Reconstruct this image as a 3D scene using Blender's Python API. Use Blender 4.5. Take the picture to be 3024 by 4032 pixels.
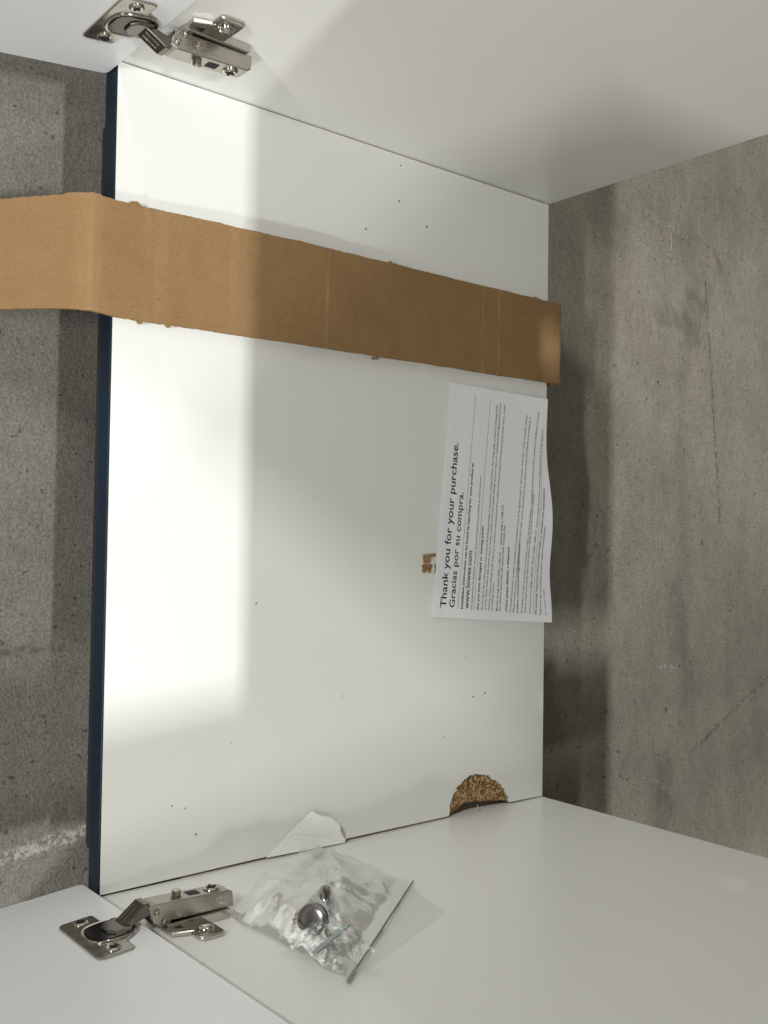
import bpy, bmesh, math, random
from mathutils import Vector, Matrix, noise
random.seed(7)
for o in list(bpy.data.objects): bpy.data.objects.remove(o)
scene = bpy.context.scene
COL = scene.collection
R = math.radians

# ---------------------------------------------------------------- camera
W, D, FLOOR = 0.56, 0.437, -0.15        # inner width, inner depth, concrete below the cabinet bottom panel
def cam_matrix(a, b, c):
    return (Matrix.Rotation(a, 3, 'Y') @ Matrix.Rotation(b, 3, 'X') @ Matrix.Rotation(c, 3, 'Z')).to_4x4()
cam = bpy.data.cameras.new('camera'); co = bpy.data.objects.new('camera', cam); COL.objects.link(co)
cam.sensor_fit = 'VERTICAL'; cam.sensor_height = 36; cam.lens = 36 * 3960 / 4032
cam.clip_start = 0.01; cam.clip_end = 100
co.matrix_world = Matrix.Translation((-0.286, 0.2405, 0.633)) @ cam_matrix(-0.6926, 0.0254, 0.0151)
scene.camera = co
scene.render.resolution_x, scene.render.resolution_y = 768, 1024

# ---------------------------------------------------------------- ambient and ceiling lamps
w = bpy.data.worlds.new('World'); scene.world = w; w.use_nodes = True
bg = w.node_tree.nodes['Background']
bg.inputs['Color'].default_value = (1.0, 0.98, 0.90, 1); bg.inputs['Strength'].default_value = 0.085
def ceiling_lamp(x, y, watts, sx=0.05, sy=0.15, col=(1.0, 0.99, 0.97)):
    l = bpy.data.lights.new('ceiling_lamp', 'AREA'); l.shape = 'RECTANGLE'; l.size = sx; l.size_y = sy
    l.energy = watts; l.color = col
    o = bpy.data.objects.new('ceiling_lamp', l); COL.objects.link(o); o.location = (x, y, 3.35)
    return o
ceiling_lamp(-0.6, -0.6, 47, 0.07, 0.2, (0.97, 0.99, 1.0))
ceiling_lamp(-0.59, 3.36, 12, 0.07, 0.2)
for yy, wt in ((-4.5, 290), (-0.6, 190), (3.36, 280)): ceiling_lamp(-4.9, yy, wt, 0.2, 0.8, (1.0, 0.992, 0.945))      # next row of fixtures, in front of the cabinet
vs = scene.view_settings
vs.view_transform = 'Standard'; vs.look = 'None'; vs.gamma = 1; vs.use_curve_mapping = False; vs.exposure = 0.70
scene.render.engine = 'CYCLES'
scene.cycles.transparent_max_bounces = 24

# ---------------------------------------------------------------- material helpers
def mat(name, rgb, rough=0.5, metal=0.0, spec=0.5):
    m = bpy.data.materials.new(name); m.use_nodes = True
    b = m.node_tree.nodes['Principled BSDF']
    b.inputs['Base Color'].default_value = (*rgb, 1); b.inputs['Roughness'].default_value = rough
    b.inputs['Metallic'].default_value = metal; b.inputs['Specular IOR Level'].default_value = spec
    return m
class NT:
    def __init__(s, m): s.t = m.node_tree; s.b = s.t.nodes['Principled BSDF']
    def n(s, typ, **kw):
        x = s.t.nodes.new(typ)
        for k, v in kw.items(): setattr(x, k, v)
        return x
    def l(s, a, b): s.t.links.new(a, b)
    def put(s, sock, v):
        if hasattr(v, 'is_output'): s.l(v, sock)
        elif isinstance(v, (tuple, list)) and len(v) == 3 and sock.type == 'RGBA': sock.default_value = (*v, 1)
        else: sock.default_value = v
    def math(s, op, a, b=0.0, c=None, clamp=False):
        x = s.n('ShaderNodeMath', operation=op, use_clamp=clamp)
        s.put(x.inputs[0], a); s.put(x.inputs[1], b)
        if c is not None: s.put(x.inputs[2], c)
        return x.outputs[0]
    def vmath(s, op, a, b=(0, 0, 0), scale=None):
        x = s.n('ShaderNodeVectorMath', operation=op)
        s.put(x.inputs[0], a); s.put(x.inputs[1], b)
        if scale is not None: s.put(x.inputs['Scale'], scale)
        return x.outputs['Value'] if op in ('DOT_PRODUCT', 'LENGTH', 'DISTANCE') else x.outputs['Vector']
    def coord(s): return s.n('ShaderNodeTexCoord').outputs['Object']
    def mapping(s, v, scale=(1, 1, 1), rot=(0, 0, 0)):
        x = s.n('ShaderNodeMapping'); s.l(v, x.inputs['Vector']); x.inputs['Scale'].default_value = scale; x.inputs['Rotation'].default_value = rot
        return x.outputs['Vector']
    def noise(s, v, scale, detail=4, rough=0.55, color=False):
        x = s.n('ShaderNodeTexNoise'); s.l(v, x.inputs['Vector'])
        x.inputs['Scale'].default_value = scale; x.inputs['Detail'].default_value = detail; x.inputs['Roughness'].default_value = rough
        return x.outputs['Color'] if color else x.outputs['Fac']
    def ramp(s, f, stops):
        x = s.n('ShaderNodeValToRGB'); s.l(f, x.inputs['Fac']); e = x.color_ramp.elements
        while len(e) < len(stops): e.new(0.5)
        for i, (p, c) in enumerate(stops):
            e[i].position = p; e[i].color = (c, c, c, 1) if isinstance(c, (int, float)) else (*c, 1)
        return x.outputs['Color']
    def mix(s, f, a, b, mode='MIX'):
        x = s.n('ShaderNodeMix', data_type='RGBA', blend_type=mode)
        s.put(x.inputs['Factor'], f); s.put(x.inputs[6], a); s.put(x.inputs[7], b)
        return x.outputs[2]
    def step(s, v, lo, hi):      # smooth 1 below lo, 0 above hi
        x = s.n('ShaderNodeMapRange', interpolation_type='SMOOTHSTEP')
        s.put(x.inputs['Value'], v); s.put(x.inputs['From Min'], lo); s.put(x.inputs['From Max'], hi)
        x.inputs['To Min'].default_value = 1; x.inputs['To Max'].default_value = 0
        return x.outputs['Result']
    def bump(s, h, strength, dist):
        x = s.n('ShaderNodeBump'); s.l(h, x.inputs['Height']); x.inputs['Strength'].default_value = strength; x.inputs['Distance'].default_value = dist
        s.l(x.outputs['Normal'], s.b.inputs['Normal'])
    def seg(s, P, a, b, wid, soft):    # mask of a stroke from a to b in the ground plane
        ax, ay = a; bx, by = b; dx, dy = bx - ax, by - ay; L2 = dx * dx + dy * dy
        pa = s.vmath('SUBTRACT', P, (ax, ay, 0))
        t = s.math('DIVIDE', s.vmath('DOT_PRODUCT', pa, (dx, dy, 0)), L2, clamp=True)
        q = s.vmath('SCALE', (dx, dy, 0), scale=t)
        d = s.vmath('LENGTH', s.vmath('SUBTRACT', pa, q))
        return s.step(d, wid, wid + soft)

def melamine(name, rgb):
    m = mat(name, rgb, 0.34, 0, 0.45); t = NT(m); P = t.coord()
    n = t.noise(P, 9, 3); c = t.mix(n, tuple(x * 0.965 for x in rgb), rgb)
    sp = t.noise(P, 420, 2, 0.4); c = t.mix(t.math('MULTIPLY', t.ramp(sp, [(0.76, 0.0), (0.81, 1.0)]), 0.16), c, (0.40, 0.38, 0.34))
    t.l(c, t.b.inputs['Base Color'])
    t.l(t.math('MULTIPLY_ADD', t.noise(P, 7, 2), 0.16, 0.25), t.b.inputs['Roughness'])
    t.bump(t.noise(P, 700, 2), 0.12, 0.0004)
    return m
M = {}
M['white'] = melamine('white_melamine', (0.80, 0.80, 0.765))
M['door_white'] = melamine('white_door_lacquer', (0.80, 0.81, 0.82))
m = M['navy'] = mat('navy_paint', (0.003, 0.012, 0.024), 0.5, 0, 0.25); t = NT(m)
t.l(t.ramp(t.noise(t.coord(), 60, 3), [(0.3, 0.36), (0.7, 0.5)]), t.b.inputs['Roughness'])
M['dark'] = mat('black_plastic', (0.01, 0.012, 0.016), 0.5)
m = M['nickel'] = mat('brushed_nickel', (0.50, 0.47, 0.415), 0.27, 1.0); t = NT(m); P = t.coord()
t.l(t.ramp(t.noise(P, 90, 4), [(0.3, 0.2), (0.75, 0.36)]), t.b.inputs['Roughness'])
t.l(t.mix(t.noise(P, 60, 3), (0.40, 0.375, 0.325), (0.56, 0.53, 0.475)), t.b.inputs['Base Color'])
M['polished'] = mat('polished_nickel', (0.58, 0.55, 0.50), 0.13, 1.0)
M['dark_nickel'] = mat('dark_nickel', (0.20, 0.185, 0.165), 0.22, 1.0)
M['bowl'] = mat('cup_bowl_metal', (0.10, 0.09, 0.08), 0.2, 1.0)
M['hole'] = mat('dark_recess', (0.012, 0.012, 0.012), 0.7)
M['knob'] = mat('dark_knob_metal', (0.30, 0.29, 0.285), 0.22, 1.0)
M['stone'] = mat('countertop_white', (0.75, 0.75, 0.73), 0.25)
# chipboard
m = M['chipboard'] = mat('raw_particleboard', (0.3, 0.18, 0.08), 0.9, 0, 0.1); t = NT(m); P = t.coord()
v = t.n('ShaderNodeTexVoronoi'); t.l(t.mapping(P, (260, 520, 300), (0, 0, 0.6)), v.inputs['Vector']); v.inputs['Scale'].default_value = 1
c = t.mix(t.noise(P, 90, 4), (0.20, 0.10, 0.035), (0.36, 0.215, 0.09)); c = t.mix(0.5, c, t.ramp(v.outputs['Color'], [(0.1, (0.14, 0.07, 0.025)), (0.9, (0.46, 0.30, 0.13))]))
t.l(c, t.b.inputs['Base Color']); t.bump(v.outputs['Distance'], 0.9, 0.002)
for nm, rgb in (('chip_light', (0.56, 0.42, 0.25)), ('chip_dark', (0.24, 0.125, 0.045)), ('chip_mid', (0.38, 0.25, 0.12))):
    M[nm] = mat('wood_' + nm, rgb, 0.85, 0, 0.1)
# cardboard
m = M['card'] = mat('kraft_cardboard', (0.36, 0.21, 0.095), 0.78, 0, 0.25); t = NT(m); P = t.coord()
c = t.mix(t.noise(t.mapping(P, (1, 1.3, 1)), 45, 6, 0.7), (0.250, 0.148, 0.064), (0.305, 0.192, 0.090))
c = t.mix(t.math('MULTIPLY', t.ramp(t.noise(t.mapping(P, (420, 900, 400)), 1, 3, 0.6), [(0.42, 0.0), (0.62, 1.0)]), 0.30), c, (0.20, 0.105, 0.038))
c = t.mix(t.math('MULTIPLY', t.ramp(t.noise(t.mapping(P, (150, 700, 100), (0, 0, 0.1)), 1, 2), [(0.66, 0.0), (0.74, 1.0)]), 0.30), c, (0.12, 0.058, 0.022))
sep = t.n('ShaderNodeSeparateXYZ'); t.l(P, sep.inputs[0])
wob = t.math('MULTIPLY', t.math('SUBTRACT', t.noise(P, 40, 3), 0.5), 0.006)
xx = t.math('ADD', sep.outputs['X'], wob)
brk = t.ramp(t.noise(P, 55, 3), [(0.35, 0.25), (0.62, 1.0)])
for x0, wd, st in ((0.172, 0.0006, 0.42), (0.345, 0.0005, 0.26), (0.366, 0.0007, 0.30), (0.4475, 0.001, 0.25), (-0.0165, 0.005, 0.10), (0.032, 0.004, 0.10), (0.089, 0.003, 0.10)):
    d = t.math('ABSOLUTE', t.math('SUBTRACT', xx, x0))
    c = t.mix(t.math('MULTIPLY', t.math('MULTIPLY', t.step(d, wd, wd + 0.0012), st), brk), c, (0.50, 0.34, 0.18))
t.l(c, t.b.inputs['Base Color'])
fl = t.n('ShaderNodeTexWave', wave_type='BANDS', bands_direction='Y'); t.l(P, fl.inputs['Vector']); fl.inputs['Scale'].default_value = 34; fl.inputs['Distortion'].default_value = 0.6
h = t.math('ADD', t.math('MULTIPLY', fl.outputs['Fac'], 0.05), t.math('ADD', t.noise(P, 600, 3), t.math('MULTIPLY', t.noise(P, 60, 3), 1.2)))
t.bump(h, 0.25, 0.0012)
# paper, print
m = M['paper'] = mat('white_paper', (0.87, 0.875, 0.91), 0.75, 0, 0.3); t = NT(m)
t.bump(t.noise(t.coord(), 45, 3), 0.12, 0.004)
M['ink'] = mat('black_ink', (0.012, 0.012, 0.014), 0.6, 0, 0.3)
M['grey_ink'] = mat('thin_black_ink', (0.02, 0.02, 0.022), 0.6, 0, 0.3)
M['debris'] = mat('dark_debris', (0.16, 0.14, 0.11), 0.9)
M['glue'] = mat('white_glue', (0.72, 0.70, 0.64), 0.6)
m = M['torn_card'] = mat('torn_kraft', (0.30, 0.18, 0.085), 0.9, 0, 0.1); t = NT(m)
t.l(t.mix(t.ramp(t.noise(t.coord(), 420, 3), [(0.4, 0), (0.6, 1)]), (0.22, 0.12, 0.05), (0.37, 0.235, 0.12)), t.b.inputs['Base Color'])
# clear film
def film(name, tint, haze, gloss_rough, bumpy, fac=(0.10, 0.75)):
    m = bpy.data.materials.new(name); m.use_nodes = True; tr = m.node_tree; tr.nodes.clear()
    t = NT.__new__(NT); t.t = tr
    out = t.n('ShaderNodeOutputMaterial'); tp = t.n('ShaderNodeBsdfTransparent'); tp.inputs[0].default_value = (*tint, 1)
    gl = t.n('ShaderNodeBsdfGlossy'); gl.inputs['Roughness'].default_value = gloss_rough; gl.inputs['Color'].default_value = (1, 1, 1, 1)
    df = t.n('ShaderNodeBsdfDiffuse'); df.inputs[0].default_value = (0.8, 0.82, 0.82, 1)
    P = t.coord(); h = t.math('ADD', t.noise(P, 75, 4, 0.6), t.math('MULTIPLY', t.noise(P, 220, 3), 0.35))
    b = t.n('ShaderNodeBump'); b.inputs['Strength'].default_value = bumpy; b.inputs['Distance'].default_value = 0.006; t.l(h, b.inputs['Height'])
    t.l(b.outputs[0], gl.inputs['Normal'])
    lw = t.n('ShaderNodeLayerWeight'); lw.inputs['Blend'].default_value = 0.35; t.l(b.outputs[0], lw.inputs['Normal'])
    f = t.math('MULTIPLY_ADD', lw.outputs['Fresnel'], fac[1], fac[0], clamp=True)
    m1 = t.n('ShaderNodeMixShader'); m1.inputs[0].default_value = haze; t.l(tp.outputs[0], m1.inputs[1]); t.l(df.outputs[0], m1.inputs[2])
    m2 = t.n('ShaderNodeMixShader'); t.l(f, m2.inputs[0]); t.l(m1.outputs[0], m2.inputs[1]); t.l(gl.outputs[0], m2.inputs[2])
    t.l(m2.outputs[0], out.inputs[0]); return m
M['film'] = film('clear_bag_film', (0.972, 0.975, 0.972), 0.022, 0.06, 0.10, (0.03, 0.42))
M['film_in'] = film('inner_bag_film', (0.95, 0.965, 0.965), 0.03, 0.06, 0.12, (0.04, 0.42))
M['tape'] = film('clear_tape_film', (0.990, 0.990, 0.980), 0.02, 0.2, 0.1, (0.02, 0.2))
M['zip'] = mat('grey_zip', (0.26, 0.26, 0.25), 0.5)
M['teal'] = film('teal_zip', (0.42, 0.66, 0.70), 0.25, 0.1, 0.3)

# concrete
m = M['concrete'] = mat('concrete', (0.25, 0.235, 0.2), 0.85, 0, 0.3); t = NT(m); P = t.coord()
big = t.noise(P, 3.2, 5, 0.6); mid = t.noise(t.mapping(P, (1, 0.45, 1)), 22, 5, 0.65); fine = t.noise(P, 420, 3, 0.7); fine2 = t.noise(t.mapping(P, (1, 0.6, 1)), 170, 4, 0.7)
c = t.mix(t.ramp(big, [(0.3, 0), (0.7, 1)]), (0.265, 0.236, 0.186), (0.282, 0.270, 0.212))
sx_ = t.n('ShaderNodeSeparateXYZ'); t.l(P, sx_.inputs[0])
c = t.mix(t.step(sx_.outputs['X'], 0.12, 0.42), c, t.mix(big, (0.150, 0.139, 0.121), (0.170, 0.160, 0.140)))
c = t.mix(t.ramp(mid, [(0.30, 0.75), (0.60, 0)]), c, t.mix(0.40, c, (0.105, 0.095, 0.078)))
c = t.mix(1.0, c, t.ramp(fine, [(0.25, 0.55), (0.5, 0.98), (0.75, 1.40)]), 'MULTIPLY')
c = t.mix(1.0, c, t.ramp(fine2, [(0.25, 0.80), (0.5, 1.0), (0.75, 1.16)]), 'MULTIPLY')
pit = t.noise(P, 190, 2, 0.5); c = t.mix(t.math('MULTIPLY', t.ramp(pit, [(0.68, 0), (0.73, 1)]), 0.75), c, (0.035, 0.03, 0.025))
spk = t.noise(t.vmath('ADD', P, (3.1, 1.7, 0)), 260, 2, 0.5); c = t.mix(t.math('MULTIPLY', t.ramp(spk, [(0.72, 0), (0.80, 1)]), 0.7), c, (0.36, 0.34, 0.30))
warp = t.vmath('SCALE', t.vmath('SUBTRACT', t.noise(P, 26, 4, 0.6, True), (0.5, 0.5, 0.5)), scale=0.045)
Q = t.vmath('MULTIPLY', t.vmath('ADD', P, warp), (1, 1, 0))
warp2 = t.vmath('SCALE', t.vmath('SUBTRACT', t.noise(P, 60, 3, 0.6, True), (0.5, 0.5, 0.5)), scale=0.012)
Q2 = t.vmath('MULTIPLY', t.vmath('ADD', P, warp2), (1, 1, 0))
patchy = t.ramp(t.noise(P, 38, 4), [(0.35, 0.35), (0.6, 1.0)]); dots = t.ramp(t.noise(P, 210, 3, 0.6), [(0.44, 0), (0.56, 1)])
for a, b, wd, sf, st, col in [   # stains and tyre marks
        ((0.835, 0.542), (0.885, 0.538), 0.010, 0.012, 0.52, (0.056, 0.056, 0.053)), ((0.905, 0.565), (0.905, 0.515), 0.014, 0.014, 0.6, (0.056, 0.056, 0.056)),
        ((0.895, 0.645), (0.925, 0.59), 0.010, 0.03, 0.5, (0.056, 0.056, 0.056)), ((0.865, 0.175), (0.875, 0.10), 0.006, 0.030, 0.42, (0.062, 0.062, 0.062)),
        ((0.845, -0.06), (0.845, -0.125), 0.012, 0.03, 0.55, (0.050, 0.050, 0.050)), ((0.88, 0.50), (0.895, 0.36), 0.004, 0.03, 0.3, (0.062, 0.062, 0.062)),
        ((0.96, 0.642), (0.972, 0.622), 0.004, 0.007, 0.65, (0.112, 0.048, 0.031)), ((0.88, 0.40), (0.905, -0.02), 0.002, 0.022, 0.28, (0.067, 0.067, 0.062)),
        ((0.72, 0.70), (0.73, 0.62), 0.02, 0.04, 0.3, (0.056, 0.050, 0.045))]:
    c = t.mix(t.math('MULTIPLY', t.math('MULTIPLY', t.seg(Q, a, b, wd, sf), st * 0.65), patchy), c, col)
for a, b, wd, sf, st, col in [   # scratches and chalky scuffs
        ((0.935, 0.60), (0.975, 0.27), 0.0008, 0.0035, 0.55, (0.034, 0.031, 0.028)), ((0.905, -0.045), (1.12, 0.05), 0.0006, 0.004, 0.5, (0.034, 0.031, 0.028)),
        ((0.655, 0.195), (0.86, 0.275), 0.0003, 0.0016, 0.5, (0.308, 0.297, 0.258)), ((0.69, 0.075), (0.80, 0.060), 0.001, 0.005, 0.3, (0.336, 0.325, 0.291)),
        ((0.835, 0.078), (0.865, 0.076), 0.0009, 0.0022, 0.95, (0.420, 0.409, 0.370)), ((0.82, -0.065), (0.865, -0.09), 0.001, 0.004, 0.65, (0.336, 0.325, 0.280)),
        ((0.80, 0.668), (0.885, 0.655), 0.001, 0.005, 0.6, (0.325, 0.314, 0.269)), ((0.74, 0.03), (0.90, 0.085), 0.0002, 0.0014, 0.4, (0.308, 0.297, 0.258)),
        ((-0.06, -0.018), (0.062, 0.001), 0.0022, 0.004, 0.75, (0.347, 0.330, 0.297)), ((0.90, 0.22), (0.99, 0.03), 0.0004, 0.003, 0.35, (0.280, 0.269, 0.235)),
        ((-0.03, 0.146), (0.03, 0.149), 0.0008, 0.004, 0.5, (0.039, 0.036, 0.034)), ((-0.05, 0.31), (0.0, 0.30), 0.0008, 0.004, 0.25, (0.039, 0.036, 0.034))]:
    c = t.mix(t.math('MULTIPLY', t.math('MULTIPLY', t.seg(Q2, a, b, wd, sf), st), dots), c, col)
t.l(c, t.b.inputs['Base Color'])
t.l(t.ramp(mid, [(0.3, 0.62), (0.7, 0.9)]), t.b.inputs['Roughness'])
t.bump(t.math('ADD', fine, t.math('MULTIPLY', fine2, 1.5)), 0.5, 0.0012)

# ---------------------------------------------------------------- mesh helpers
def obj(name, bm, m, parent=None, smooth=False):
    me = bpy.data.meshes.new(name); bmesh.ops.recalc_face_normals(bm, faces=bm.faces[:]); bm.to_mesh(me); bm.free()
    if m: me.materials.append(M[m] if isinstance(m, str) else m)
    if smooth:
        for p in me.polygons: p.use_smooth = True
        me.set_sharp_from_angle(angle=R(42))
    o = bpy.data.objects.new(name, me); COL.objects.link(o)
    if parent:
        o.parent = parent; o.matrix_parent_inverse = parent.matrix_world.inverted()
    return o
def empty(name, loc, parent=None):
    o = bpy.data.objects.new(name, None); COL.objects.link(o); o.location = loc; o.empty_display_size = 0.02
    o.matrix_world = Matrix.Translation(loc)
    return o
def tag(o, label, cat, group=None, kind=None):
    o['label'] = label
    if cat: o['category'] = cat
    if group: o['group'] = group
    if kind: o['kind'] = kind
    return o
def box(bm, x0, x1, y0, y1, z0, z1, bev=0.0, seg=2):
    vs_ = [bm.verts.new((x, y, z)) for x in (x0, x1) for y in (y0, y1) for z in (z0, z1)]
    fs = [bm.faces.new([vs_[i] for i in q]) for q in ((0, 1, 3, 2), (4, 6, 7, 5), (0, 4, 5, 1), (2, 3, 7, 6), (0, 2, 6, 4), (1, 5, 7, 3))]
    if bev:
        es = list({e for f in fs for e in f.edges}); bmesh.ops.recalc_face_normals(bm, faces=fs)
        bmesh.ops.bevel(bm, geom=es, offset=bev, segments=seg, profile=0.5, affect='EDGES')
def prism(bm, pts, fa, fb, bev=0.0):      # polygon pts mapped to 3D by fa (one cap) and fb (other cap)
    A = [bm.verts.new(fa(*p)) for p in pts]; B = [bm.verts.new(fb(*p)) for p in pts]; n = len(pts)
    f0 = bm.faces.new(A); f1 = bm.faces.new(B[::-1]); fs = [f0, f1]
    for i in range(n): fs.append(bm.faces.new((A[i], B[i], B[(i + 1) % n], A[(i + 1) % n])))
    bmesh.ops.recalc_face_normals(bm, faces=fs)
    if bev:
        bmesh.ops.bevel(bm, geom=list(set(f0.edges) | set(f1.edges)), offset=bev, segments=2, profile=0.5, affect='EDGES')
def rrect(x0, x1, y0, y1, r, k=5):
    out = []
    for cx, cy, a in ((x1 - r, y1 - r, 0), (x0 + r, y1 - r, 90), (x0 + r, y0 + r, 180), (x1 - r, y0 + r, 270)):
        for i in range(k + 1):
            b = R(a + 90 * i / k); out.append((cx + r * math.cos(b), cy + r * math.sin(b)))
    return out
def lathe(bm, prof, f, n=20):             # prof: (radius, height); f maps (u, v, h) to 3D
    rings = []
    for r, h in prof: rings.append([bm.verts.new(f(r * math.cos(2 * math.pi * i / n), r * math.sin(2 * math.pi * i / n), h)) for i in range(n)])
    for a, b in zip(rings, rings[1:]):
        for i in range(n): bm.faces.new((a[i], a[(i + 1) % n], b[(i + 1) % n], b[i]))
    bm.faces.new(rings[0]); bm.faces.new(rings[-1][::-1])
def grid(bm, nu, nv, f):
    V = [[bm.verts.new(f(i / nu, j / nv)) for j in range(nv + 1)] for i in range(nu + 1)]
    for i in range(nu):
        for j in range(nv): bm.faces.new((V[i][j], V[i + 1][j], V[i + 1][j + 1], V[i][j + 1]))
    return V
def sheet(bm, nu, nv, f, off):             # closed thin sheet: f(u,v) and f shifted by off(u,v)
    A = grid(bm, nu, nv, f); B = grid(bm, nu, nv, lambda u, v: Vector(f(u, v)) + Vector(off(u, v)))
    rim = [(i, 0) for i in range(nu)] + [(nu, j) for j in range(nv)] + [(i, nv) for i in range(nu, 0, -1)] + [(0, j) for j in range(nv, 0, -1)]
    for k in range(len(rim)):
        (a, b), (c, d) = rim[k], rim[(k + 1) % len(rim)]
        bm.faces.new((A[a][b], A[c][d], B[c][d], B[a][b]))
def nz(x, y, z=0.0): return noise.noise(Vector((x, y, z)))
def new(): return bmesh.new()

# ---------------------------------------------------------------- setting
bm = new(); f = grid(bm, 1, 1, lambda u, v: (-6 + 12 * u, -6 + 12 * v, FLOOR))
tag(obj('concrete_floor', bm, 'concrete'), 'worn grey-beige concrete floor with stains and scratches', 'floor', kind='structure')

# ---------------------------------------------------------------- vanity cabinet
T = 0.016
cab = empty('vanity_cabinet', (0.2, W / 2, FLOOR))
tag(cab, 'navy vanity cabinet with white interior, open back and both doors swung open', 'cabinet')
# bottom panel: raw core, white laminate skin with a broken-out half moon
BITE = [(0.3185, 0.0022), (0.3230, 0.0036), (0.3290, 0.0056), (0.3330, 0.0078), (0.3362, 0.0090), (0.3440, 0.0086), (0.3520, 0.0082), (0.3600, 0.0070), (0.3690, 0.0066), (0.3780, 0.0052), (0.3850, 0.0042), (0.3910, 0.0022)]
def bite(x):
    for (a, b), (c_, d_) in zip(BITE, BITE[1:]):
        if a <= x <= c_: return b + (d_ - b) * (x - a) / (c_ - a)
    return 0.002
bm = new(); prism(bm, [(0.0012, 0.0020)] + BITE + [(D - 0.0006, 0.0020), (D - 0.0006, W - 0.0012), (0.0012, W - 0.0012)], lambda x, y: (x, y, -0.0021), lambda x, y: (x, y, -T))
bmesh.ops.triangulate(bm, faces=[f for f in bm.faces if len(f.verts) > 4])
bottom = obj('bottom_panel', bm, 'chipboard', cab)
notch = [(0.3170, 0.0022), (0.3185, 0.0100), (0.3212, 0.0170), (0.3235, 0.0215), (0.3262, 0.0246), (0.3300, 0.0268), (0.3345, 0.0300), (0.3390, 0.0318), (0.3440, 0.0331), (0.3482, 0.0336),
         (0.3530, 0.0322), (0.3590, 0.0308), (0.3655, 0.0292), (0.3700, 0.0262), (0.3755, 0.0240), (0.3800, 0.0196), (0.3850, 0.0150), (0.3888, 0.0105), (0.3915, 0.0075), (0.3925, 0.0022)]
jag = []
for a, b in zip(notch, notch[1:]):
    for k in range(3):
        q = k / 3; jag.append((a[0] + (b[0] - a[0]) * q + random.uniform(-.0010, .0010), a[1] + (b[1] - a[1]) * q + random.uniform(-.0009, .0009)))
jag.append(notch[-1])
poly = [(0.0006, 0.0015), (0.12, 0.0022), (0.22, 0.0021), (0.3165, 0.0016)] + jag + [(0.3930, 0.0018), (D, 0.0010), (D, W - 0.001), (0.0006, W - 0.001)]
bm = new(); prism(bm, poly, lambda x, y: (x, y, 0), lambda x, y: (x, y, -0.0022))
bmesh.ops.triangulate(bm, faces=[f for f in bm.faces if len(f.verts) > 4])
obj('laminate_skin', bm, 'white', bottom)
bm = new(); box(bm, D - 0.0005, D + 0.0003, 0.003, W - 0.0012, -T, -0.0013); obj('back_edge_band', bm, 'white', bottom)
bm = new(); box(bm, -0.0006, 0.0011, 0.0015, W - 0.001, -0.0165, -0.0004, 0.0004, 1); obj('front_edge_band', bm, 'navy', bottom)
bm = new()      # splintered wood chips lying in the break
for k in range(420):
    for _ in range(40):
        x = random.uniform(0.317, 0.393); y = random.uniform(0.004, 0.034); cx_ = (x - 0.355) / 0.038; cy_ = (y - 0.003) / 0.0305
        if cx_ * cx_ + cy_ * cy_ < 0.9: break
    a = random.uniform(0, math.pi); L = random.uniform(0.0012, 0.0065); wd = random.uniform(0.0004, 0.0013); z = -0.0019 + random.random() * 0.0017; ti = random.uniform(-.12, .12)
    ux, uy = math.cos(a), math.sin(a)
    P4 = [(x + ux * L * s - uy * wd * q, y + uy * L * s + ux * wd * q, z + ti * L * s) for s, q in ((-.5, -.5), (.5, -.4), (.5, .5), (-.5, .4))]
    if min(p[1] - bite(p[0]) for p in P4) < 0.0004: continue
    v4 = [bm.verts.new(p) for p in P4]; w4 = [bm.verts.new((p[0], p[1], p[2] - 0.0004)) for p in P4]
    fs = [bm.faces.new(v4), bm.faces.new(w4[::-1])] + [bm.faces.new((v4[i], w4[i], w4[(i + 1) % 4], v4[(i + 1) % 4])) for i in range(4)]
    mi = random.choice((0, 0, 1, 2, 2))
    for f in fs: f.material_index = mi
chips = obj('splintered_wood_chips', bm, 'chip_light', bottom)
for k in ('chip_dark', 'chip_mid'): chips.data.materials.append(M[k])
chips['kind'] = 'stuff'; chips['label'] = 'raw brown particleboard chips in the broken half moon'
# sides (white inside, navy outside)
ZT = 0.60
def side(inner, outer, notched):
    prof = [(0.0012, ZT), (0.0012, -0.0165), (0.062, -0.0165), (0.062, FLOOR), (D, FLOOR)]
    prof += [(D, 0.40), (0.285, 0.40), (0.285, ZT)] if notched else [(D, ZT)]
    s = 1 if outer > inner else -1
    bm = new(); prism(bm, prof, lambda x, z: (x, inner + s * 0.0008, z), lambda x, z: (x, outer, z))
    o = obj('side_panel', bm, 'navy', cab)
    bm = new(); prism(bm, [(x - (0.0006 if x < 0.01 else 0) + (0.0006 if x == D else 0), -0.0015 if z == -0.0165 else z) for x, z in prof], lambda x, z: (x, inner, z), lambda x, z: (x, inner + s * 0.0007, z))
    obj('inner_laminate', bm, 'white', o)
    bm = new(); box(bm, D + 0.0001, D + 0.0008, min(inner + s * .0009, outer - s * .0002), max(inner + s * .0009, outer - s * .0002), FLOOR + 0.001, 0.399 if notched else ZT - 0.001)
    obj('back_edge_band', bm, 'white', o)
side(0.0, -T, True); side(W, W + T, False)
bm = new(); prism(bm, [(0.0275, -0.0166), (0.5195, -0.0166), (0.5195, -0.0215), (0.5170, -0.0232), (0.0310, -0.0245), (0.0275, -0.0225)], lambda y, z: (0.0006, y, z), lambda y, z: (0.022, y, z)); obj('front_rail', bm, 'dark', cab)
bm = new(); box(bm, 0.066, 0.078, 0.0005, W - 0.0005, FLOOR, -T - 0.0003); obj('toe_kick', bm, 'navy', cab)
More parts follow.
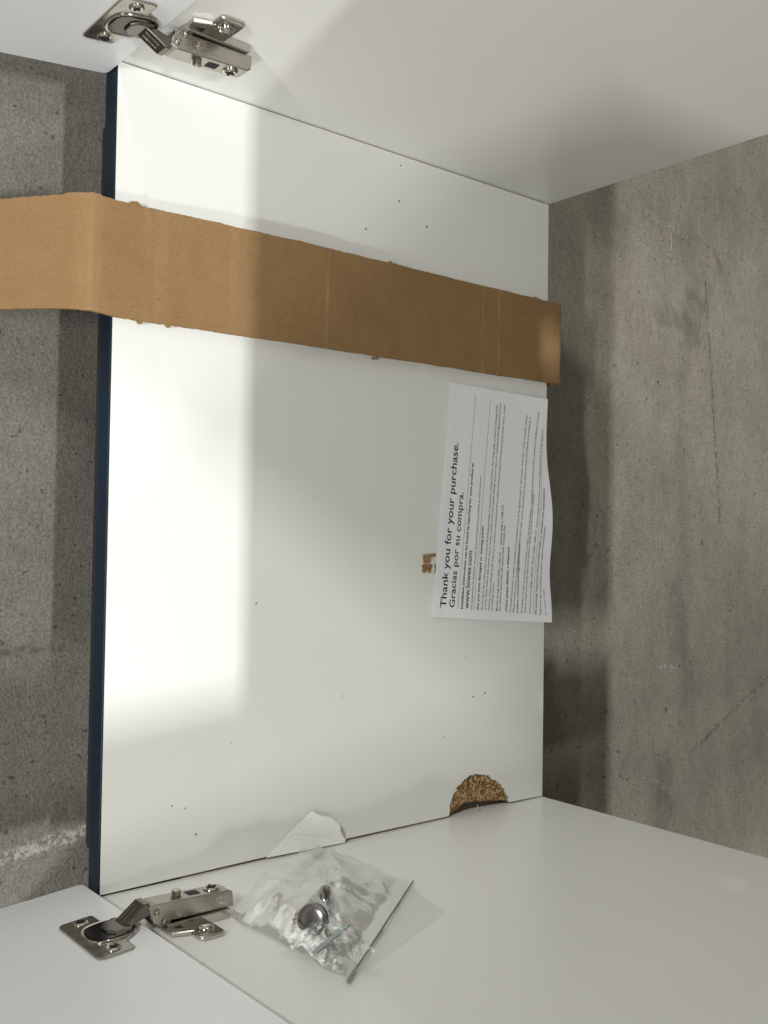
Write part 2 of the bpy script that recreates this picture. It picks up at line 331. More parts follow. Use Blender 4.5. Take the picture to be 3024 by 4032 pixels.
# countertop with basin (above the frame, shades the inside)
bm = new()
def ring(z): return [[bm.verts.new((x, y, z)) for x, y in rect] for rect in (((-0.02, -T), (D + 0.002, -T), (D + 0.002, W + 0.02), (-0.02, W + 0.02)), ((0.10, 0.10), (0.40, 0.10), (0.40, W - 0.10), (0.10, W - 0.10)))]
(a0, a1), (b0, b1) = ring(ZT + 0.0003), ring(ZT + 0.02)
for i in range(4):
    j = (i + 1) % 4
    bm.faces.new((a0[i], a0[j], a1[j], a1[i])); bm.faces.new((b0[i], b0[j], b1[j], b1[i])); bm.faces.new((a0[i], a0[j], b0[j], b0[i])); bm.faces.new((a1[i], a1[j], b1[j], b1[i]))
top = obj('countertop', bm, 'stone', cab)
bm = new(); n = 32; dr = (0.285, 0.272)
def sq(i):
    a = 2 * math.pi * i / n; c, s = math.cos(a), math.sin(a); k = 1 / max(abs(c), abs(s)); return c * k, s * k
for zz, sgn in ((0.492, 1), (0.500, -1)):
    I = [bm.verts.new((dr[0] + 0.0155 * math.cos(2 * math.pi * i / n), dr[1] + 0.0155 * math.sin(2 * math.pi * i / n), zz)) for i in range(n)]
    O = [bm.verts.new((0.25 + 0.145 * sq(i)[0], 0.28 + 0.175 * sq(i)[1], zz)) for i in range(n)]
    U = [bm.verts.new((0.25 + 0.1495 * sq(i)[0], 0.28 + 0.1795 * sq(i)[1], ZT + 0.019)) for i in range(n)]
    for i in range(n):
        j = (i + 1) % n; bm.faces.new((I[i], I[j], O[j], O[i])); bm.faces.new((O[i], O[j], U[j], U[i]))
obj('sink_basin', bm, 'stone', top)
# doors
DOORS = {}
def door(key, q, d, out, zb, zt, width=0.287, th=0.018):
    q = Vector(q); d = Vector(d).normalized(); nrm = Vector((-d[1], d[0])) * out     # towards the inside of the cabinet when closed = visible face
    def P(a, h, z): v = q + d * a + nrm * h; return (v[0], v[1], z)
    DOORS[key] = P
    bm = new(); prism(bm, rrect(0.0, width, zb, zt, 0.004, 3), lambda a, z: P(a, -0.0004, z), lambda a, z: P(a, -th, z), 0.0006)
    o = obj('door', bm, 'navy', cab)
    bm = new(); prism(bm, rrect(0.0002, width - 0.0002, zb + 0.0002, zt - 0.0002, 0.004, 3), lambda a, z: P(a, 0, z), lambda a, z: P(a, -0.0012, z), 0.0003)
    obj('inner_face', bm, 'door_white', o)
door('low', (-0.0057, 0.0067), (-0.9965, -0.083), -1, -0.014, 0.545)
door('high', (-0.0018, 0.5537), (-0.9933, -0.115), 1, -0.0125, 0.545)

# hinges
def hinge(key, zc, side_y, s, dx):
    P = DOORS[key]
    def S(x, y, z): return (x + dx, side_y + s * y, zc + z)
    # arm: folded channel
    bm = new()
    prism(bm, [(-0.002, 0.0075), (0.004, 0.0045), (0.009, 0.0050), (0.011, 0.0068), (0.0545, 0.0058), (0.0535, 0.0150), (0.0505, 0.0168), (0.000, 0.0188), (-0.0045, 0.0170)],
          lambda x, y: S(x, y, 0.0072), lambda x, y: S(x, y, -0.0072), 0.0007)
    arm = obj('hinge', bm, 'nickel', cab)
    arm['label'] = 'nickel concealed cup hinge joining door and side panel'
    # base plate with raised wings
    bm = new()
    prism(bm, [(0.006, -0.010), (0.0505, -0.010), (0.0505, 0.0098), (0.036, 0.0102), (0.006, 0.0112)], lambda x, z: S(x, 0.0002, z), lambda x, z: S(x, 0.0060, z), 0.0005)
    for g in (1, -1):
        prism(bm, rrect(0.017, 0.0345, 0.0085, 0.0325, 0.004), lambda x, z: S(x, 0.0002, g * z), lambda x, z: S(x, 0.0026 + 0.0, g * z), 0.0007)
        prism(bm, [(0.0065, 0.009), (0.016, 0.0135), (0.019, 0.021), (0.006, 0.0165)], lambda x, z: S(x, 0.0003, g * z), lambda x, z: S(x, 0.0034, g * z), 0.0006)
    obj('mounting_plate', bm, 'polished', arm)
    for g in (1, -1):
        bm = new(); lathe(bm, [(0.0052, 0.0022), (0.0052, 0.0034), (0.0040, 0.0052), (0.0022, 0.0058)], lambda u, v, h: S(0.0262 + u, h, g * 0.0215 + v), 18)
        sc = obj('wing_screw', bm, 'polished', arm, True)
    # adjusting screws and slot in the arm
    def Y(x): return 0.0188 - 0.0020 * x / 0.0505
    bm = new(); prof = []
    for k in range(6): prof += [(0.0033, 0.0 + k * 0.0007), (0.0028, 0.0003 + k * 0.0007)]
    lathe(bm, [(0.0033, -0.002)] + prof + [(0.0018, 0.0043)], lambda u, v, h: S(0.0175 + u, Y(0.0175) + h, v), 16); obj('depth_screw', bm, 'polished', arm)
    bm = new(); prism(bm, rrect(0.0245, 0.0325, -0.0036, 0.0036, 0.0008, 2), lambda x, z: S(x, Y(x) + 0.0002, z), lambda x, z: S(x, Y(x) - 0.002, z)); obj('slot', bm, 'hole', arm)
    bm = new(); lathe(bm, [(0.0052, -0.002), (0.0052, 0.0010), (0.0042, 0.0018), (0.0012, 0.0014)], lambda u, v, h: S(0.0420 + u, Y(0.042) + h, v), 18); ps = obj('clamp_screw', bm, 'polished', arm, True)
    bm = new()
    for a in (0, 90): box_rot = [((math.cos(R(a)) * p - math.sin(R(a)) * q), (math.sin(R(a)) * p + math.cos(R(a)) * q)) for p, q in ((-.0032, -.0006), (.0032, -.0006), (.0032, .0006), (-.0032, .0006))]; prism(bm, box_rot, lambda u, v: S(0.042 + u, Y(0.042) + 0.00205, v), lambda u, v: S(0.042 + u, Y(0.042) + 0.0012, v))
    obj('screw_cross', bm, 'hole', arm)
    for (x, y) in ((0.0005, 0.0140), (0.0060, 0.0078)):
        for g in (1, -1):
            bm = new(); lathe(bm, [(0.0020, 0.0), (0.0020, 0.0009), (0.0012, 0.0013)], lambda u, v, h: S(x + u, y + v, g * (0.0071 + h)), 12); obj('rivet', bm, 'polished', arm, True)
    # link between cup and arm
    a0 = Vector(P(0.0135, -0.004, 0)[:2]); a1 = Vector(S(-0.0072, 0.0198, 0)[:2]); a2 = Vector(S(-0.001, 0.0130, 0)[:2]); a3 = Vector(P(0.0075, 0.003, 0)[:2]); am = Vector(P(0.0160, 0.003, 0)[:2])
    a1b = Vector(S(-0.0036, 0.0198, 0)[:2])
    bm = new(); prism(bm, [tuple(v) for v in (a0, am, a1, a1b, a2, a3)], lambda x, y: (x, y, zc + 0.0062), lambda x, y: (x, y, zc - 0.0062), 0.0007); link = obj('link_arm', bm, 'dark_nickel', arm)
    bm = new()
    for g in (-0.0022, 0.0022):
        e = (a1 - am).normalized(); nn = Vector((-e[1], e[0]));
        c0 = am + e * 0.004; c1 = a1 - e * 0.003
        nn = nn if (nn.dot(c0 - a3) > 0) else -nn
        prism(bm, [tuple(c0 + nn * 0.0004), tuple(c1 + nn * 0.0004), tuple(c1 - nn * 0.001), tuple(c0 - nn * 0.001)], lambda x, y: (x, y, zc + g + 0.0004), lambda x, y: (x, y, zc + g - 0.0004))
    obj('link_rib', bm, 'nickel', arm)
    # cup flange on the door: plate with two ears, rim and dark bowl
    fl = [(0.0178, -0.0275), (0.0184, -0.0293), (0.0200, -0.0300), (0.0362, -0.0300), (0.0384, -0.0290), (0.0396, -0.0275), (0.0400, -0.0255), (0.0400, 0.0255), (0.0396, 0.0275), (0.0384, 0.0290), (0.0362, 0.0300), (0.0200, 0.0300), (0.0184, 0.0293), (0.0178, 0.0275), (0.0178, 0.0185)]
    for k in range(0, 13):      # bite of the cup on the hinge side
        b = R(70 - 140 * k / 12); fl.append((0.0215 - 0.0170 * math.cos(b) , 0.0172 * math.sin(b)))
    fl += [(0.0178, -0.0185)]
    bm = new(); prism(bm, fl, lambda a, z: P(a, 0.0002, zc + z), lambda a, z: P(a, 0.0018, zc + z), 0.0006); obj('cup_flange', bm, 'nickel', arm)
    bm = new(); lathe(bm, [(1.14, 0.0012), (1.14, 0.0024), (1.08, 0.0031), (1.0, 0.0027), (0.98, 0.0020)], lambda u, v, h: P(0.0205 + 0.0138 * math.copysign(abs(u) ** 0.8, u), h, zc + 0.0136 * math.copysign(abs(v) ** 0.72, v)), 40); obj('cup_rim', bm, 'polished', arm, True)
    bow = rrect(0.0078, 0.0328, -0.0120, 0.0120, 0.0075, 6)
    bm = new(); prism(bm, bow, lambda a, z: P(a, 0.0022, zc + z), lambda a, z: P(a, 0.0029, zc + z)); obj('cup_opening', bm, 'bowl', arm)
    bm = new(); prism(bm, [(0.0100, -0.0100), (0.0200, -0.0100), (0.0235, -0.005), (0.0235, 0.005), (0.0200, 0.0100), (0.0100, 0.0100)], lambda a, z: P(a, 0.0024, zc + z), lambda a, z: P(a, 0.0043, zc + z * 0.8), 0.0006); obj('cup_spring', bm, 'dark_nickel', arm)
    for g in (1, -1):
        bm = new(); lathe(bm, [(0.0046, 0.0015), (0.0046, 0.0023), (0.0036, 0.0031), (0.0010, 0.0027)], lambda u, v, h: P(0.0282 + u, h, zc + g * 0.0228 + v), 18); obj('flange_screw', bm, 'polished', arm, True)
        bm = new()
        for a in (20, 110):
            c_, s_ = math.cos(R(a)), math.sin(R(a))
            prism(bm, [(c_ * p - s_ * q_, s_ * p + c_ * q_) for p, q_ in ((-.0024, -.0005), (.0024, -.0005), (.0024, .0005), (-.0024, .0005))], lambda u, v: P(0.0282 + u, 0.0033, zc + g * 0.0228 + v), lambda u, v: P(0.0282 + u, 0.0025, zc + g * 0.0228 + v))
        obj('screw_cross', bm, 'hole', arm)
hinge('low', 0.0725, 0.0, 1, 0.0)
hinge('high', 0.0675, W, -1, 0.0052)

# ---------------------------------------------------------------- closed vanity beside it (its top shades the floor behind)
nb = empty('vanity_cabinet', (0.2, -0.35, FLOOR))
tag(nb, 'closed navy vanity cabinet standing next to the open one', 'cabinet')
NY0, NY1 = -0.64, -0.068
for a, b in ((NY0, NY0 + T), (NY1 - T, NY1)):
    bm = new(); prism(bm, [(0.0, ZT), (0.0, -0.045), (0.062, -0.045), (0.062, FLOOR), (D, FLOOR), (D, ZT)], lambda x, z: (x, a, z), lambda x, z: (x, b, z)); obj('side_panel', bm, 'navy', nb)
for a, b in ((NY0, (NY0 + NY1) / 2 - 0.001), ((NY0 + NY1) / 2 + 0.001, NY1)):
    bm = new(); box(bm, -0.020, -0.001, a, b, -0.014, 0.545, 0.001); obj('door', bm, 'navy', nb)
bm = new(); box(bm, -0.018, -0.0005, NY0, NY1, 0.548, ZT); obj('top_rail', bm, 'navy', nb)
bm = new(); box(bm, 0.0, D, NY0 + T, NY1 - T, -T, 0); obj('bottom_panel', bm, 'white', nb)
bm = new(); box(bm, 0.066, 0.078, NY0 + T, NY1 - T, FLOOR, -T); obj('toe_kick', bm, 'navy', nb)
bm = new(); box(bm, -0.022, D + 0.002, NY0 - 0.015, -0.053, ZT + 0.0003, ZT + 0.02, 0.001); obj('countertop', bm, 'stone', nb)

# ---------------------------------------------------------------- cardboard strip
path = [(-0.118, -0.1475), (-0.098, -0.130), (-0.066, -0.072), (-0.044, -0.034), (-0.026, -0.004), (-0.017, 0.0042), (-0.006, 0.0048), (0.02, 0.0046), (0.06, 0.0058), (0.11, 0.0075), (0.172, 0.0080), (0.174, 0.0079), (0.24, 0.0070), (0.30, 0.0056), (0.345, 0.0045), (0.366, 0.0043), (0.42, 0.0045), (0.4455, 0.0046), (0.4505, 0.0036), (0.4520, 0.0000), (0.4518, -0.0080), (0.4505, -0.0180), (0.4495, -0.0235)]
def catmull(pts, per):
    out = []
    for i in range(len(pts) - 1):
        p0, p1, p2, p3 = pts[max(i - 1, 0)], pts[i], pts[i + 1], pts[min(i + 2, len(pts) - 1)]
        nseg = max(2, int(math.dist(p1, p2) / per))
        for k in range(nseg):
            q = k / nseg; out.append((p1[0] + (p2[0] - p1[0]) * q, p1[1] + (p2[1] - p1[1]) * q))
    out.append(pts[-1]); return out
pp = catmull(path, 0.0022); N = len(pp) - 1
nr = []
for i in range(N + 1):
    a, b = pp[max(i - 2, 0)], pp[min(i + 2, N)]; dx, dz = b[0] - a[0], b[1] - a[1]; L = math.hypot(dx, dz); nr.append((-dz / L, dx / L))
TH = 0.0034
def card(u, v):
    i = round(u * N); x, z = pp[i]
    y0 = 0.3845 + 0.004 * max(0, x) / 0.44; y1 = 0.4625 + 0.0025 * max(0, x) / 0.44
    if x < 0: y0 += -x * 0.12; y1 += -x * 0.06
    e0 = 0.0005 * nz(x * 60, 1.3) + 0.0006 * nz(x * 520, 4.1); e1 = 0.0005 * nz(x * 60, 7.3) + 0.0006 * nz(x * 520, 9.1)
    if 0.010 < x < 0.016: e1 += 0.0015
    if -0.03 < x < -0.012: e1 += 0.0008
    y = y0 + e0 + (y1 + e1 - y0 - e0) * v
    wob = 0.0009 * nz(x * 30, y * 30, 3) + 0.0002 * nz(x * 120, y * 80, 6)
    wob += 0.0010 * max(0, 1 - abs(x + 0.017) / 0.02) * nz(y * 60, x * 25, 5)
    k = max(0.0, wob + 0.0010) if x > -0.02 else wob
    # the strip lifts a little along its two torn edges
    k += 0.0016 * (abs(2 * v - 1) ** 3) * (0.5 + 0.5 * nz(x * 12, v * 2)) * (1 if 0.02 < x < 0.42 else 0.2)
    nx, nz_ = nr[i]
    return (x + nx * k, y, z + nz_ * k)
def card_off(u, v):
    i = round(u * N); return (-nr[i][0] * TH, 0, -nr[i][1] * TH)
bm = new(); sheet(bm, N, 30, card, card_off)
bmesh.ops.recalc_face_normals(bm, faces=bm.faces[:])
strip = empty('cardboard_strip', (0.17, 0.425, 0.0))
tag(strip, 'long brown corrugated cardboard strip lying across the white cabinet floor', 'cardboard')
obj('strip_body', bm, 'card', strip, True)
bm = new()      # end folded back under the edge
prism(bm, [(0.4385, -0.0060), (0.4475, -0.0085), (0.4480, -0.0225), (0.4455, -0.0225), (0.4450, -0.0110), (0.4385, -0.0095)], lambda x, z: (x, 0.3895, z), lambda x, z: (x, 0.4630, z), 0.0003)
obj('folded_tab', bm, 'card', strip)
for x, y, zz in ((0.0135, 0.4640, 0.006), (0.222, 0.3850, 0.0055), (0.236, 0.4650, 0.0075), (0.415, 0.4655, 0.005), (0.018, 0.3835, 0.005), (0.040, 0.3842, 0.005)):
    bm = new(); pts = [(x + 0.0016 * math.cos(k) * random.uniform(.4, 1.3), y + 0.0012 * math.sin(k) * random.uniform(.6, 1.2)) for k in [i * math.pi / 3.5 for i in range(7)]]
    prism(bm, pts, lambda a, b: (a, b, zz), lambda a, b: (a, b, zz - 0.0022)); obj('torn_fibre_tuft', bm, 'card', strip)

# ---------------------------------------------------------------- instruction sheet with its print
pA, pB, pC, pD = (0.2925, 0.1735), (0.3098, 0.3760), (0.4362, 0.3730), (0.4405, 0.1630)   # top edge start, top edge end, bottom end, bottom start
def paper_z(x, y):
    z = 0.0009 + 0.0006 * (1 + nz(x * 14, y * 14, 2)) + 0.0030 * max(0, (x - 0.385) / 0.05) ** 1.5 * (0.5 + 0.5 * math.sin(y * 52 + 0.2))
    z += 0.0008 * max(0.0, (x - 0.38) / 0.05) ** 2
    if x > 0.442: z -= (x - 0.442) * 0.5
    z += 0.0006 * max(0, 1 - abs(x - (0.293 + (y - 0.17) * 0.085)) / 0.012)
    return max(z, 0.0004) if x < 0.4376 else z
def bul(y): t_ = (y - 0.165) / 0.208; return 0.0036 * math.exp(-((t_ - 0.40) / 0.25) ** 2) + 0.0016 * math.exp(-((t_ - 0.08) / 0.09) ** 2)
def paper_xy(u, v):
    a = (pA[0] + (pB[0] - pA[0]) * u, pA[1] + (pB[1] - pA[1]) * u); b = (pD[0] + (pC[0] - pD[0]) * u, pD[1] + (pC[1] - pD[1]) * u)
    x = a[0] + (b[0] - a[0]) * v; y = a[1] + (b[1] - a[1]) * v
    if v > 0.8: x += (bul(y) - 0.003 * u) * ((v - 0.8) / 0.2) ** 2
    return x, y
def paper(u, v): x, y = paper_xy(u, v); return (x, y, paper_z(x, y))
sheet_e = empty('instruction_sheet', (0.37, 0.27, 0.0))
tag(sheet_e, 'white bilingual thank-you instruction sheet printed in black beside the cardboard strip', 'paper')
bm = new(); sheet(bm, 60, 60, paper, lambda u, v: (0, 0, -0.00018)); obj('sheet', bm, 'paper', sheet_e, True)
LINES = [
 ('Thank you for your purchase.', (0.3086, 0.1811, 0.3206, 0.3237), 7.4, 'r'),
 ('Gracias por su compra.', (0.3186, 0.1808, 0.3276, 0.2808), 6.4, 'r'),
 (None, (0.3230, 0.1799, 0.3410, 0.3676), 0.30, ''),
 ('Installation instructions can be found by searching for your product at', (0.3287, 0.1794, 0.3397, 0.3071), 2.75, 'b'),
 ('www.lowes.com', (0.3357, 0.1792, 0.3393, 0.2299), 5.0, 'r'),
 ('Las instrucciones de instalación se pueden encontrar buscando su producto en www.lowes.com', (0.3402, 0.1787, 0.3496, 0.2961), 2.0, 'g'),
 (None, (0.3424, 0.1781, 0.3600, 0.3663), 0.30, ''),
 ('Do you have damaged or missing parts?', (0.3484, 0.1782, 0.3531, 0.2522), 2.75, 'b'),
 ('Do not return the product to the store if any of the following pertains to your have: a damaged drawer, door, hinge, glide, or there is a missing handle', (0.3533, 0.1777, 0.3694, 0.3614), 2.1, 'g'),
 ('or knob. Please email us with a photo of your receipt, a photo of the issue (unless missing), and your inquiry to customercareWC@masterbrand.com', (0.3572, 0.1774, 0.3737, 0.3638), 2.1, 'gb'),
 ('However, if there is damage to the vanity top or unit that is not mentioned above, please contact your place of purchase to inquire about return, reorder,', (0.3618, 0.1770, 0.3794, 0.3633), 2.1, 'g'),
 ('or exchange options.', (0.3658, 0.1768, 0.3675, 0.2016), 2.1, 'g'),
 ('Monday through Friday: 8AM to 5PM CST   |   Saturday: 8AM to 12PM CST', (0.3722, 0.1761, 0.3786, 0.2718), 2.3, 'g'),
 ('Our customer service team will respond within 2 business days', (0.3761, 0.1756, 0.3807, 0.2533), 2.3, 'g'),
 ('¿Tiene piezas dañadas o faltantes?', (0.3847, 0.1748, 0.3866, 0.2336), 2.7, 'b'),
 ('No devuelva el producto a la tienda si el problema con su producto es uno de los siguientes: daño en cajón, puerta, riel de cajón, o si hay una perilla o jaladera', (0.3895, 0.1744, 0.4083, 0.3556), 2.1, 'g'),
 ('faltante. Por favor envíenos un correo electrónico con la foto de su recibo, una foto del problema (a menos que sea un componente faltante), y los detalles de su', (0.3935, 0.1739, 0.4129, 0.3541), 2.1, 'g'),
 ('problema a customercareWC@masterbrand.com', (0.3987, 0.1735, 0.4005, 0.2368), 2.2, 'b'),
 ('Sin embargo, si el daño se encuentra en el lavabo o en alguna otra parte del gabinete no mencionada anteriormente, por favor contacte a su distribuidor ó la tienda', (0.4040, 0.1730, 0.4235, 0.3596), 2.1, 'g'),
 ('donde lo compró para solicitar opciones de reembolso, cambiar de producto ó volver a ordenarlo.', (0.4084, 0.1726, 0.4174, 0.2833), 2.1, 'g'),
 ('De lunes a viernes: 8AM a 5PM CST  Sábado: 8AM a 12PM CST   Nuestro equipo de servicio al cliente responderá dentro de 2 días laborales.', (0.4145, 0.1723, 0.4300, 0.3441), 2.1, 'g'),
 (None, (0.4180, 0.1714, 0.4306, 0.3386), 0.30, ''),
 ('We sincerely hope your new product meets or exceeds your expectations.', (0.4225, 0.1708, 0.4312, 0.2889), 2.9, 'i'),
 ('Esperamos que su producto cumpla o supere sus expectativas.', (0.4280, 0.1704, 0.4320, 0.2532), 2.3, 'g'),
 ('Rev.1  Feb 2020  |  832054', (0.4350, 0.1701, 0.4335, 0.1940), 1.5, 'g'),
]
for txt, (x0, y0, x1, y1), mm, st in LINES:
    d = Vector((x1 - x0, y1 - y0)); L = d.length; e = d / L; up = Vector((-e[1], e[0]))
    if up[0] > 0: up = -up
    bm = new()
    if txt is None:
        n = 60; V = []
        for k in range(n + 1):
            q = Vector((x0, y0)) + d * (k / n); row = []
            for g in (-.5, .5):
                r_ = q + up * g * mm * 0.001; row.append(bm.verts.new((r_[0], r_[1], paper_z(r_[0], r_[1]) + 0.00012)))
            V.append(row)
        for a, b in zip(V, V[1:]): bm.faces.new((a[0], b[0], b[1], a[1]))
        obj('printed_rule', bm, 'ink', sheet_e); continue
    cu = bpy.data.curves.new('printed_line', 'FONT'); cu.body = txt; cu.size = 1.0; cu.resolution_u = 2 if mm < 3 else 4
    cu.offset = 0.024 if st == 'b' else (0.010 if st == 'r' else 0.012)
    if txt.startswith('www'): cu.offset = 0.016
    if st == 'i': cu.shear = 0.22
    if st == 'gb':
        for k in range(txt.index('customercare'), len(txt)): cu.body_format[k].use_bold = True
    tmp = bpy.data.objects.new('printed_line', cu); COL.objects.link(tmp)
    dg = bpy.context.evaluated_depsgraph_get(); me = bpy.data.meshes.new_from_object(tmp.evaluated_get(dg))
    bpy.data.objects.remove(tmp)
    xs = [v.co.x for v in me.vertices]; wx0, wx1 = min(xs), max(xs); sx = L / (wx1 - wx0); sy = mm * 0.001 / 0.72
    for v in me.vertices:
        q = Vector((x0, y0)) + e * ((v.co.x - wx0) * sx) + up * (v.co.y * sy)
        v.co = (q[0], q[1], paper_z(q[0], q[1]) + 0.00012)
    me.materials.clear(); me.materials.append(M['ink'] if st in ('r', 'b', 'i') else M['grey_ink'])
    o = bpy.data.objects.new('printed_line', me); COL.objects.link(o); o.parent = sheet_e; o.matrix_parent_inverse = sheet_e.matrix_world.inverted()

# torn scrap of glued cardboard at the sheet's edge
scr = empty('torn_cardboard_scrap', (0.290, 0.219, 0.0))
tag(scr, 'small torn brown cardboard scrap with white glue at the edge of the printed sheet', 'scrap')
for pts in ([(0.2822, 0.2265), (0.2830, 0.2195), (0.2895, 0.2192), (0.2905, 0.2240), (0.2960, 0.2248), (0.2955, 0.2276), (0.2905, 0.2270), (0.2890, 0.2268)],
            [(0.2815, 0.2182), (0.2818, 0.2115), (0.2850, 0.2112), (0.2862, 0.2130), (0.2885, 0.2130), (0.2895, 0.2108), (0.2908, 0.2112), (0.2912, 0.2145), (0.2930, 0.2165), (0.2918, 0.2184)],
            [(0.2945, 0.2175), (0.2975, 0.2178), (0.2985, 0.2150), (0.2965, 0.2110), (0.2948, 0.2120), (0.2955, 0.2150)]):
    bm = new(); prism(bm, pts, lambda x, y: (x, y, 0.0014 + 0.0004 * nz(x * 500, y * 500)), lambda x, y: (x, y, 0.0001)); obj('kraft_shred', bm, 'torn_card', scr)
bm = new(); prism(bm, [(0.2905, 0.2205), (0.2965, 0.2265), (0.2990, 0.2225), (0.3000, 0.2195), (0.2950, 0.2192), (0.2958, 0.2120), (0.2920, 0.2095), (0.2915, 0.2160)], lambda x, y: (x, y, 0.0011), lambda x, y: (x, y, 0.0001)); obj('glue_residue', bm, 'glue', scr)

# torn laminate flake against the lower side
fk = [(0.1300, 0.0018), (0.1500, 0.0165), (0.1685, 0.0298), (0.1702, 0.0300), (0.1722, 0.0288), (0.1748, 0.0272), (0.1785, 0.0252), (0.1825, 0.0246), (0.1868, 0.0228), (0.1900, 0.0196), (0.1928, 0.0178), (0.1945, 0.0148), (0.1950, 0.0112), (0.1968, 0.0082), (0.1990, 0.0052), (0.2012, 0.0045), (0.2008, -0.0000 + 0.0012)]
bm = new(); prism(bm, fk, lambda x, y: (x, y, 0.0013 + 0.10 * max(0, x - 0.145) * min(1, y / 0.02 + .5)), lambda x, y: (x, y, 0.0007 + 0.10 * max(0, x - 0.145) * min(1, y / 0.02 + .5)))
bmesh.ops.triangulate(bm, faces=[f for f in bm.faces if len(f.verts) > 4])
M['flake'] = mat('tilt_brightened_laminate', (0.88, 0.88, 0.83), 0.5); tag(obj('laminate_flake', bm, 'flake'), 'loose torn white laminate flake with ragged edge above the plastic bag', 'flake')  # whiter than the panel skin: its tilt to the lamps is partly put into the colour

# ---------------------------------------------------------------- plastic bag with knobs on the lower side panel
bA, bB, bC, bD = Vector((0.049, 0.085)), Vector((0.175, 0.0035)), Vector((0.180, 0.108)), Vector((0.055, 0.200))    # x,z corners
bag = empty('plastic_bag', (0.11, 0.01, 0.0035))
tag(bag, 'clear crumpled zip bag of knobs taped to the white side panel', 'bag')
def bag_xz(u, v):
    p = (bA * (1 - u) + bB * u) * (1 - v) + (bD * (1 - u) + bC * u) * v
    e = 0.0030
    return p[0] + e * nz(u * 6, v * 6, 1.5), p[1] + e * nz(u * 6, v * 6, 8.5)
def bulge(u, v):
    return max(0.0, (1 - abs(2 * u - 1) ** 2.2)) ** 0.8 * max(0.0, 1 - abs(2 * v - 0.78) ** 2.0 if v < 0.9 else 0.0) ** 0.75
def ridge(x, y, s): return 1 - abs(nz(x, y, s)) * 2
def bag_front(u, v):
    x, z = bag_xz(u, v); b = bulge(u, v)
    du, dv = u - 0.42, v - 0.55; th_ = math.atan2(dv, du); rr = math.hypot(du, dv)
    cr = 0.0045 * (ridge(math.cos(th_) * 2.6, math.sin(th_) * 2.6, rr * 1.2 + 3) - 0.6) + 0.0050 * (ridge(u * 3.2 + v * 2, v * 2.1, 2.2) - 0.6) + 0.0016 * (ridge(u * 7, v * 7 + u * 3, 5.2) - 0.6)
    return (x, 0.0022 + 0.0185 * b + 0.80 * cr * min(1, b * 2.2) + 0.0006 * nz(u * 20, v * 20), max(z, 0.002))
bm = new(); grid(bm, 70, 60, bag_front); film_f = obj('film', bm, 'film', bag, True)
bm = new(); grid(bm, 30, 26, lambda u, v: (bag_xz(u, v)[0], 0.0007 + 0.0004 * (1 + nz(u * 9, v * 9)), max(bag_xz(u, v)[1], 0.002))); obj('back_film', bm, 'film', bag, True)
bm = new()      # zip rib along the top edge
def zipf(q, k):
    p = bD * (1 - q) + bC * q; out = (bC - bB).normalized()
    return p[0], p[1]
for q0, q1, wd in ((-0.045, 0.045, 0.0008), (0.045, 1.02, 0.00030)):
    a = bD.lerp(bC, q0); b = bD.lerp(bC, q1); e = (b - a).normalized(); n_ = Vector((-e[1], e[0]))
    prism(bm, [tuple(a + n_ * wd), tuple(b + n_ * wd), tuple(b - n_ * wd), tuple(a - n_ * wd)], lambda x, z: (x, 0.0034, z), lambda x, z: (x, 0.0018, z), 0.0001)
obj('zip_rib', bm, 'zip', bag)
bm = new()      # clear tape holding the bag to the panel
tp_ = [(0.066, 0.196), (0.1625, 0.159), (0.176, 0.114), (0.115, 0.157)]
prism(bm, tp_, lambda x, z: (x, 0.0010, z), lambda x, z: (x, 0.0006, z)); obj('tape', bm, 'tape', bag)
bm = new()
prism(bm, [(0.145, 0.085), (0.159, 0.068), (0.170, 0.080), (0.165, 0.098)], lambda x, z: (x, 0.0032, z), lambda x, z: (x, 0.0028, z)); obj('film_corner', bm, 'tape', bag)
bm = new()      # film skirt below the zip end
grid(bm, 16, 6, lambda u, v: (0.055 + 0.014 * v - 0.030 * u * (1 - v) * 0.6, 0.004 + 0.002 * nz(u * 5, v * 5), 0.200 - 0.050 * u + 0.012 * v * (1 - u))); obj('loose_film', bm, 'tape', bag, True)
# inner bag with teal zip
def inner_front(u, v):
    a = Vector((0.043, 0.150)).lerp(Vector((0.094, 0.126)), u); b = Vector((0.044, 0.203)).lerp(Vector((0.080, 0.190)), u); p = a.lerp(b, v)
    bb = (1 - abs(2 * u - 1) ** 2) * (1 - abs(2 * v - 1) ** 2)
    return (p[0], 0.0085 + 0.007 * bb + 0.004 * (ridge(u * 3, v * 3, 3.3) - .6) + 0.0015 * (ridge(u * 8, v * 8, 7.3) - .6), p[1])
bm = new(); grid(bm, 40, 40, inner_front); obj('inner_film', bm, 'film_in', bag, True)
bm = new(); a = Vector((0.039, 0.188)); b = Vector((0.078, 0.1675)); e = (b - a).normalized(); n_ = Vector((-e[1], e[0])) * 0.0017
prism(bm, [tuple(a + n_), tuple(b + n_), tuple(b - n_), tuple(a - n_)], lambda x, z: (x, 0.0158, z), lambda x, z: (x, 0.0146, z), 0.0003); obj('teal_zip_strip', bm, 'teal', bag)
bm = new(); prism(bm, [(0.160, 0.0150), (0.1735, 0.0065), (0.1735, 0.0165), (0.158, 0.0240)], lambda x, z: (x, 0.0034, z), lambda x, z: (x, 0.0031, z)); obj('blue_tint_corner', bm, 'teal', bag)
